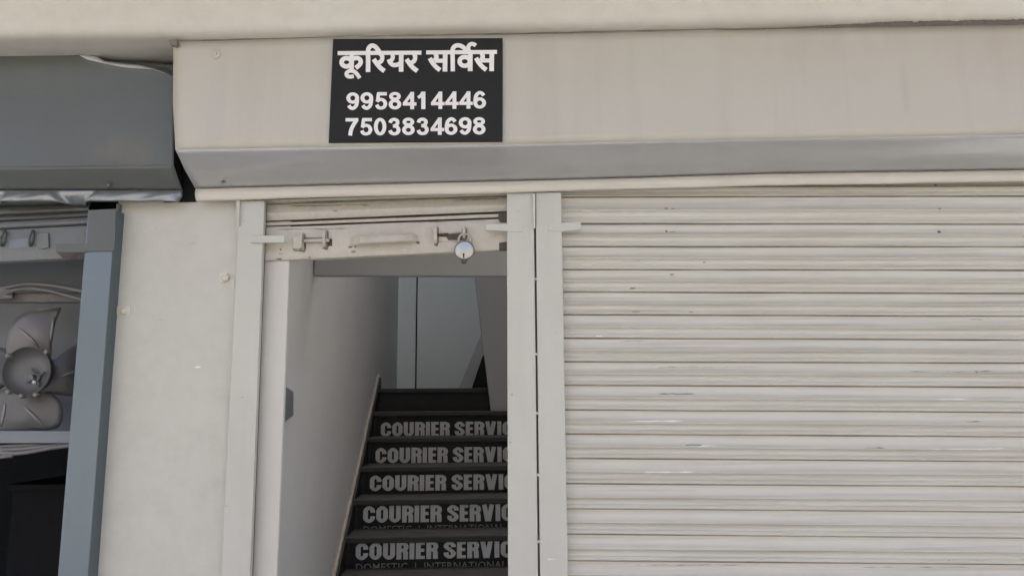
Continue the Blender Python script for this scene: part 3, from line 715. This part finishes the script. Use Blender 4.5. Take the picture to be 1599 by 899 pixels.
def f_dlip(u, v):
    px = lerp(-800, 285.5 - 9 * max(0, v - .4), u); p = P(px, lerp(297, 317.3, v), 2.391)
    zn = lambda q: max(0, min(1, (q + 6) / 12))
    q_ = px + 14 * (v - .5)
    br_ = max(zn(q_ - 8) * zn(92 - (px - 16 * (v - .5))), zn(px - 132 - 26 * (1 - v)) * zn(282 - px)) if px > 0 else .5 + .5 * math.sin(px * .045)
    p.y += .026 * (1 - 2 * br_) * v
    cr = (.005) * nz(p.x * 6 + v * .8, v * .8, 1) + .006 * nz(p.x * 15 + v * 1.5, v, 5)
    p.y += -.014 * math.sin(math.pi * v) ** .7 + cr * math.sin(math.pi * v * .8) + .006 * v; p.z += .0015 * nz(p.x * 12, 3) * v
    return p
sheet('bottom_lip', 10, 330, f_dlip, M['lip'], dbx, thick=.002)
bolt(P(170, 287.5, 2.375), (0, -.55, -.83), .009, .003, M['dark'], M['shackle'], dbx, .008)
MB().prism([P(271, 258, YL + .006), P(285, 297, 2.396), P(286, 297, 2.47), P(272, 100, 2.47), P(271, 100, YL + .006)], (-.002, 0, 0)).build('end_plate', M['black'], dbx)  # black, so the shadow beside the box sits in its colour
plate('gap_shade_plate', [(255, 225), (279, 225), (306, 292), (307, 315), (255, 316)], 2.414, .004, M['black'], dbx)  # black sheet standing in for the deep shadow between the boxes
plate('hanger_strip', [(181.5, 318), (185, 318), (184.5, 358), (182.5, 357)], 2.40, .02, M['darkbar'], dbx)
YP = 2.365
q = [P(137, 329, YP), P(180.5, 327, YP), P(137.5, 899, YP), P(90, 899, YP)]
g4 = post('guide_post', [(137, 329), (180.5, 327), (137.3, 899), (90, 899)], YP, .062, 'glossy blue grey steel guide post at the right edge of the dark shop front', M['darkpost'])
plate('cover_plate', [(137.5, 328), (181, 326), (178.5, 392), (134, 392.5), (134.2, 394), (88, 393.5), (86, 381), (136, 380)], YP - .005, .003, M['dark'], g4, bevel=.0008)
# its own rolling shutter, rolled up
dsh = thing('rolling_shutter', P(50, 408, 2.45), 'dark grey rolling shutter raised above the exhaust fan with a scuffed bottom bar', 'shutter', 'rolling shutters of the shop fronts')
def dhang(name, ya, yb, prof, m):
    v, f = [], []; n = len(prof); C = 60
    for c in range(C + 1):
        px = lerp(-800, 142, c / C); t = px / 136
        for pv, d in prof:
            p = P(px, lerp(lerp(*ya, t), lerp(*yb, t), pv), 2.45); p.y += d + .001 * nz(p.x * 6, ya[0]); v.append(p)
    for c in range(C):
        for k in range(n - 1): f.append((c * n + k, c * n + k + 1, (c + 1) * n + k + 1, (c + 1) * n + k))
    return mesh(name, v, f, m, dsh, smooth=True)
rib = [(0, .006), (.1, -.004), (.4, -.008), (.7, -.013), (.85, -.012), (.93, -.004), (1, .006)]
dhang('slat', (300, 296), (322, 318), rib, M['dark']); dhang('slat', (322, 318), (337, 331), rib, M['dark']); dhang('slat', (337, 331), (346, 339), rib, M['dark']); dhang('slat', (346, 339), (358, 351), rib, M['darkbar'])
dhang('bottom_bar', (359, 352), (410.5, 404), [(0, .014), (.02, -.008), (.06, -.010), (.5, -.0105), (.95, -.010), (.98, -.008), (1, .014)], M['darkbar'])
for x in (8, 52):
    a = P(x, 373, 2.439)
    MB().tube([a + Vector((.003 * math.sin(t), -.010 - .010 * math.cos(t), .026 * math.sin(t))) for t in [k * math.pi / 8 for k in range(17)]], .0045, 8).build('latch_ring', M['dark'], dsh, smooth=True)
plate('latch_block', [(57, 364), (75, 363), (76, 386), (66, 389), (58, 387)], 2.432, .007, M['darkbar'], dsh, bevel=.002)
plate('bolt_slot', [(14, 375), (50, 371), (50, 384), (14, 389)], 2.438, .002, M['sheet'], dsh)
plate('end_clip_and_shade', [(88, 393), (131, 392), (131, 405), (100, 406)], 2.436, .003, M['rust'], dsh)  # dark patch: the guide tab's shadow on the bar, put in as a plate
# sheet panel with the fan in it
YI = 2.90
pn = thing('sheet_panel', P(40, 690, YI), 'blue grey sheet panel behind the exhaust fan in the dark shop front', 'panel')
plate('panel_sheet', [(-800, 330), (150, 330), (150, 676), (-800, 676)], YI, .004, M['sheet'], pn)
plate('panel_sheet', [(-800, 395), (150, 395), (150, 455), (-800, 456)], YI - .10, .004, M['sheet'], pn)
fan = thing('exhaust_fan', P(40, 690, 2.66), 'grey steel exhaust fan with wide blades and a dished hub', 'fan')
fc = P(40.7, 579.3, 2.60); rh = 38.7 * 2.60 / FOC
MB().lathe(fc, (0, -1, 0), [(0, -.046), (rh * .45, -.044), (rh * .75, -.036), (rh * .92, -.016), (rh * .965, -.004), (rh * .985, .001), (rh, .002), (rh * 1.012, -.001), (rh * 1.005, -.009), (rh * .9, -.036), (rh * .5, -.053), (0, -.053)], 48).build('hub', M['fan'], fan, smooth=True)
sp = MB()
for k in range(4):
    an = k * math.pi / 2 + .5; dv = Vector((math.cos(an), 0, math.sin(an)))
    sp.tube([fc + Vector((.012, .038, -.02)), fc + dv * .036 + Vector((.012, .034, -.02))], .004, 8)
sp.lathe(fc + Vector((.012, .046, -.02)), (0, -1, 0), [(0, 0), (.018, 0), (.016, .012), (.010, .016), (.007, .034), (0, .035)], 16)
sp.build('spider', M['fan'], fan)
MB().lathe(fc + Vector((.012, .03, -.022)), (.1, -1, -.35), [(.006, -.02), (.006, .01), (.004, .014), (0, .014)], 12).lathe(fc + Vector((.014, .03, -.038)), (.1, -1, -.3), [(.0075, -.02), (.0075, .004), (0, .005)], 8).build('shaft_bolt', M['steel'], fan, smooth=False)
def blade(pts, y0, y1, m, ribs):              # y0 -> y1: depth twist from leading to trailing side
    pv = spline(pts, 4, True); x0 = min(p.x for p in pv); x1 = max(p.x for p in pv)
    cx = sum(p.x for p in pv) / len(pv); cy = sum(p.y for p in pv) / len(pv)
    fr = []
    def Yat(x, y): return lerp(y0, y1, (x - x0) / (x1 - x0)) - .018 * math.exp(-((x - cx) ** 2 + (y - cy) ** 2) / 900)
    v, f = [], []; L = len(pv); RG = 5
    for g in range(1, RG + 1):
        for p in pv:
            x, y = lerp(cx, p.x, g / RG), lerp(cy, p.y, g / RG); v.append(P(x, y, Yat(x, y)))
    for g in range(RG - 1):
        for k in range(L): f.append((g * L + k, g * L + (k + 1) % L, (g + 1) * L + (k + 1) % L, (g + 1) * L + k))
    v.append(P(cx, cy, Yat(cx, cy))); f += [(k, (k + 1) % L, len(v) - 1) for k in range(L)]
    o = mesh('blade', v, f, m, fan, smooth=True)
    md = o.modifiers.new('thickness', 'SOLIDIFY'); md.thickness = .002
    for (ax, ay, bx, by) in ribs:
        pts_ = [P(lerp(ax, bx, k / 6), lerp(ay, by, k / 6), Yat(lerp(ax, bx, k / 6), lerp(ay, by, k / 6)) - .002) for k in range(7)]
        MB().tube(pts_, [.0015, .0045, .006, .006, .006, .0045, .0015], 8).build('pressed_rib', M['rib'], o, smooth=True)
blade([(14, 570), (9.5, 543), (12, 522), (20, 505), (33, 492), (53, 483.5), (75, 480.5), (94, 479), (95, 484), (87, 503), (81, 537), (77, 562), (45, 590)], 2.662, 2.73, M['fanpink'], [(30, 511.5, 60, 540), (84, 494, 79, 532)])
blade([(60, 580), (92, 556), (118, 537), (135, 530), (146, 560), (138, 600), (118, 617), (88, 616), (60, 610)], 2.68, 2.80, M['fan'], [(88, 590, 126, 577)])
blade([(-40, 612), (-10, 612), (30, 600), (62, 606), (86, 617), (96, 629), (98.5, 645), (96, 660), (87, 669), (60, 673), (10, 676), (-40, 676)], 2.662, 2.715, M['fan'], [(36, 632, 71, 667), (9, 628, 2, 666)])
blade([(14, 548), (-15, 541), (-50, 545), (-70, 570), (-50, 610), (0, 608), (20, 580)], 2.68, 2.74, M['fan'], [])
for (x, y) in ((13, 555), (73, 549), (13, 611.5), (33.5, 618), (56, 616)):
    MB().lathe(P(x, y, 2.60), (0, -1, 0), [(.009, -.015), (.009, .004), (.005, .009), (0, .0095)], 10).build('hub_bolt', M['brass'], fan, smooth=True)
plate('frame_bar', [(-800, 672.5), (150, 672.5), (150, 691.5), (-800, 692)], 2.60, .05, M['sheet'], fan, bevel=.002)

# conduit bar with cables lying over it, cables under the fan
tag(MB().prism(pp([(-800, 459), (150, 457.5), (150, 471.5), (-800, 472)], 2.62), (0, .03, 0)).build('steel_bar', M['tube'], bevel=.003), 'rusty steel bar crossing above the exhaust fan', 'bar')
def cable(pts, Y, r, label, grp, dy=0):
    c = [P(p.x, p.y, Y) for p in spline(pts, 6)]
    return tag(MB().tube(c, r, 8).build('cable', M['cable'], smooth=True), label, 'cable', grp)
cable([(-700, 470), (-40, 459), (0, 451), (28, 445), (50, 443), (85, 446), (112, 451), (150, 459)], 2.600, .008, 'upper grey cable arching over the rusty bar above the fan', 'cables above the fan')
cable([(-700, 476), (-40, 466), (0, 460), (25, 452.5), (48, 450), (78, 454), (112, 463), (150, 472)], 2.595, .006, 'lower grey cable arching close along the rusty bar above the fan', 'cables above the fan')
cable([(-700, 704), (-40, 701), (0, 697), (40, 695), (80, 695), (112, 693.5)], 2.62, .007, 'upper cable sagging under the fan frame bar', 'cables under the fan')
cable([(-700, 712), (-40, 708), (0, 702), (30, 701), (60, 698), (112, 694)], 2.61, .008, 'middle pale cable sagging under the fan frame bar', 'cables under the fan')
cable([(-700, 722), (-40, 714), (0, 706.5), (25, 707.5), (50, 704.5), (80, 699), (114, 694.5)], 2.60, .007, 'lowest cable of the bundle under the fan frame bar', 'cables under the fan')
# dark room
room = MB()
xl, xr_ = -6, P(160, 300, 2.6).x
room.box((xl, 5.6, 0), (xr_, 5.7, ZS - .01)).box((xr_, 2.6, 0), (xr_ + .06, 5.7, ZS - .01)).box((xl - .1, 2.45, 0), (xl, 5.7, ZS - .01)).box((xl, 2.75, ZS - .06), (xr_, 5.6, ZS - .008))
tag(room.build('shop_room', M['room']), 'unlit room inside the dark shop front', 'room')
ct = thing('shop_counter', P(60, 899, 3.4), 'dark counter barely visible inside the unlit shop', 'counter')
c0 = P(22, 755, 3.4); c1 = P(190, 755, 3.4)
MB().box((c0.x, 3.4, 0), (c1.x, 4.0, c0.z - .03)).build('counter_body', M['black'], ct)
MB().box((c0.x - .02, 3.38, c0.z - .028), (c1.x, 4.02, c0.z)).build('counter_top', M['black'], ct, bevel=.004)
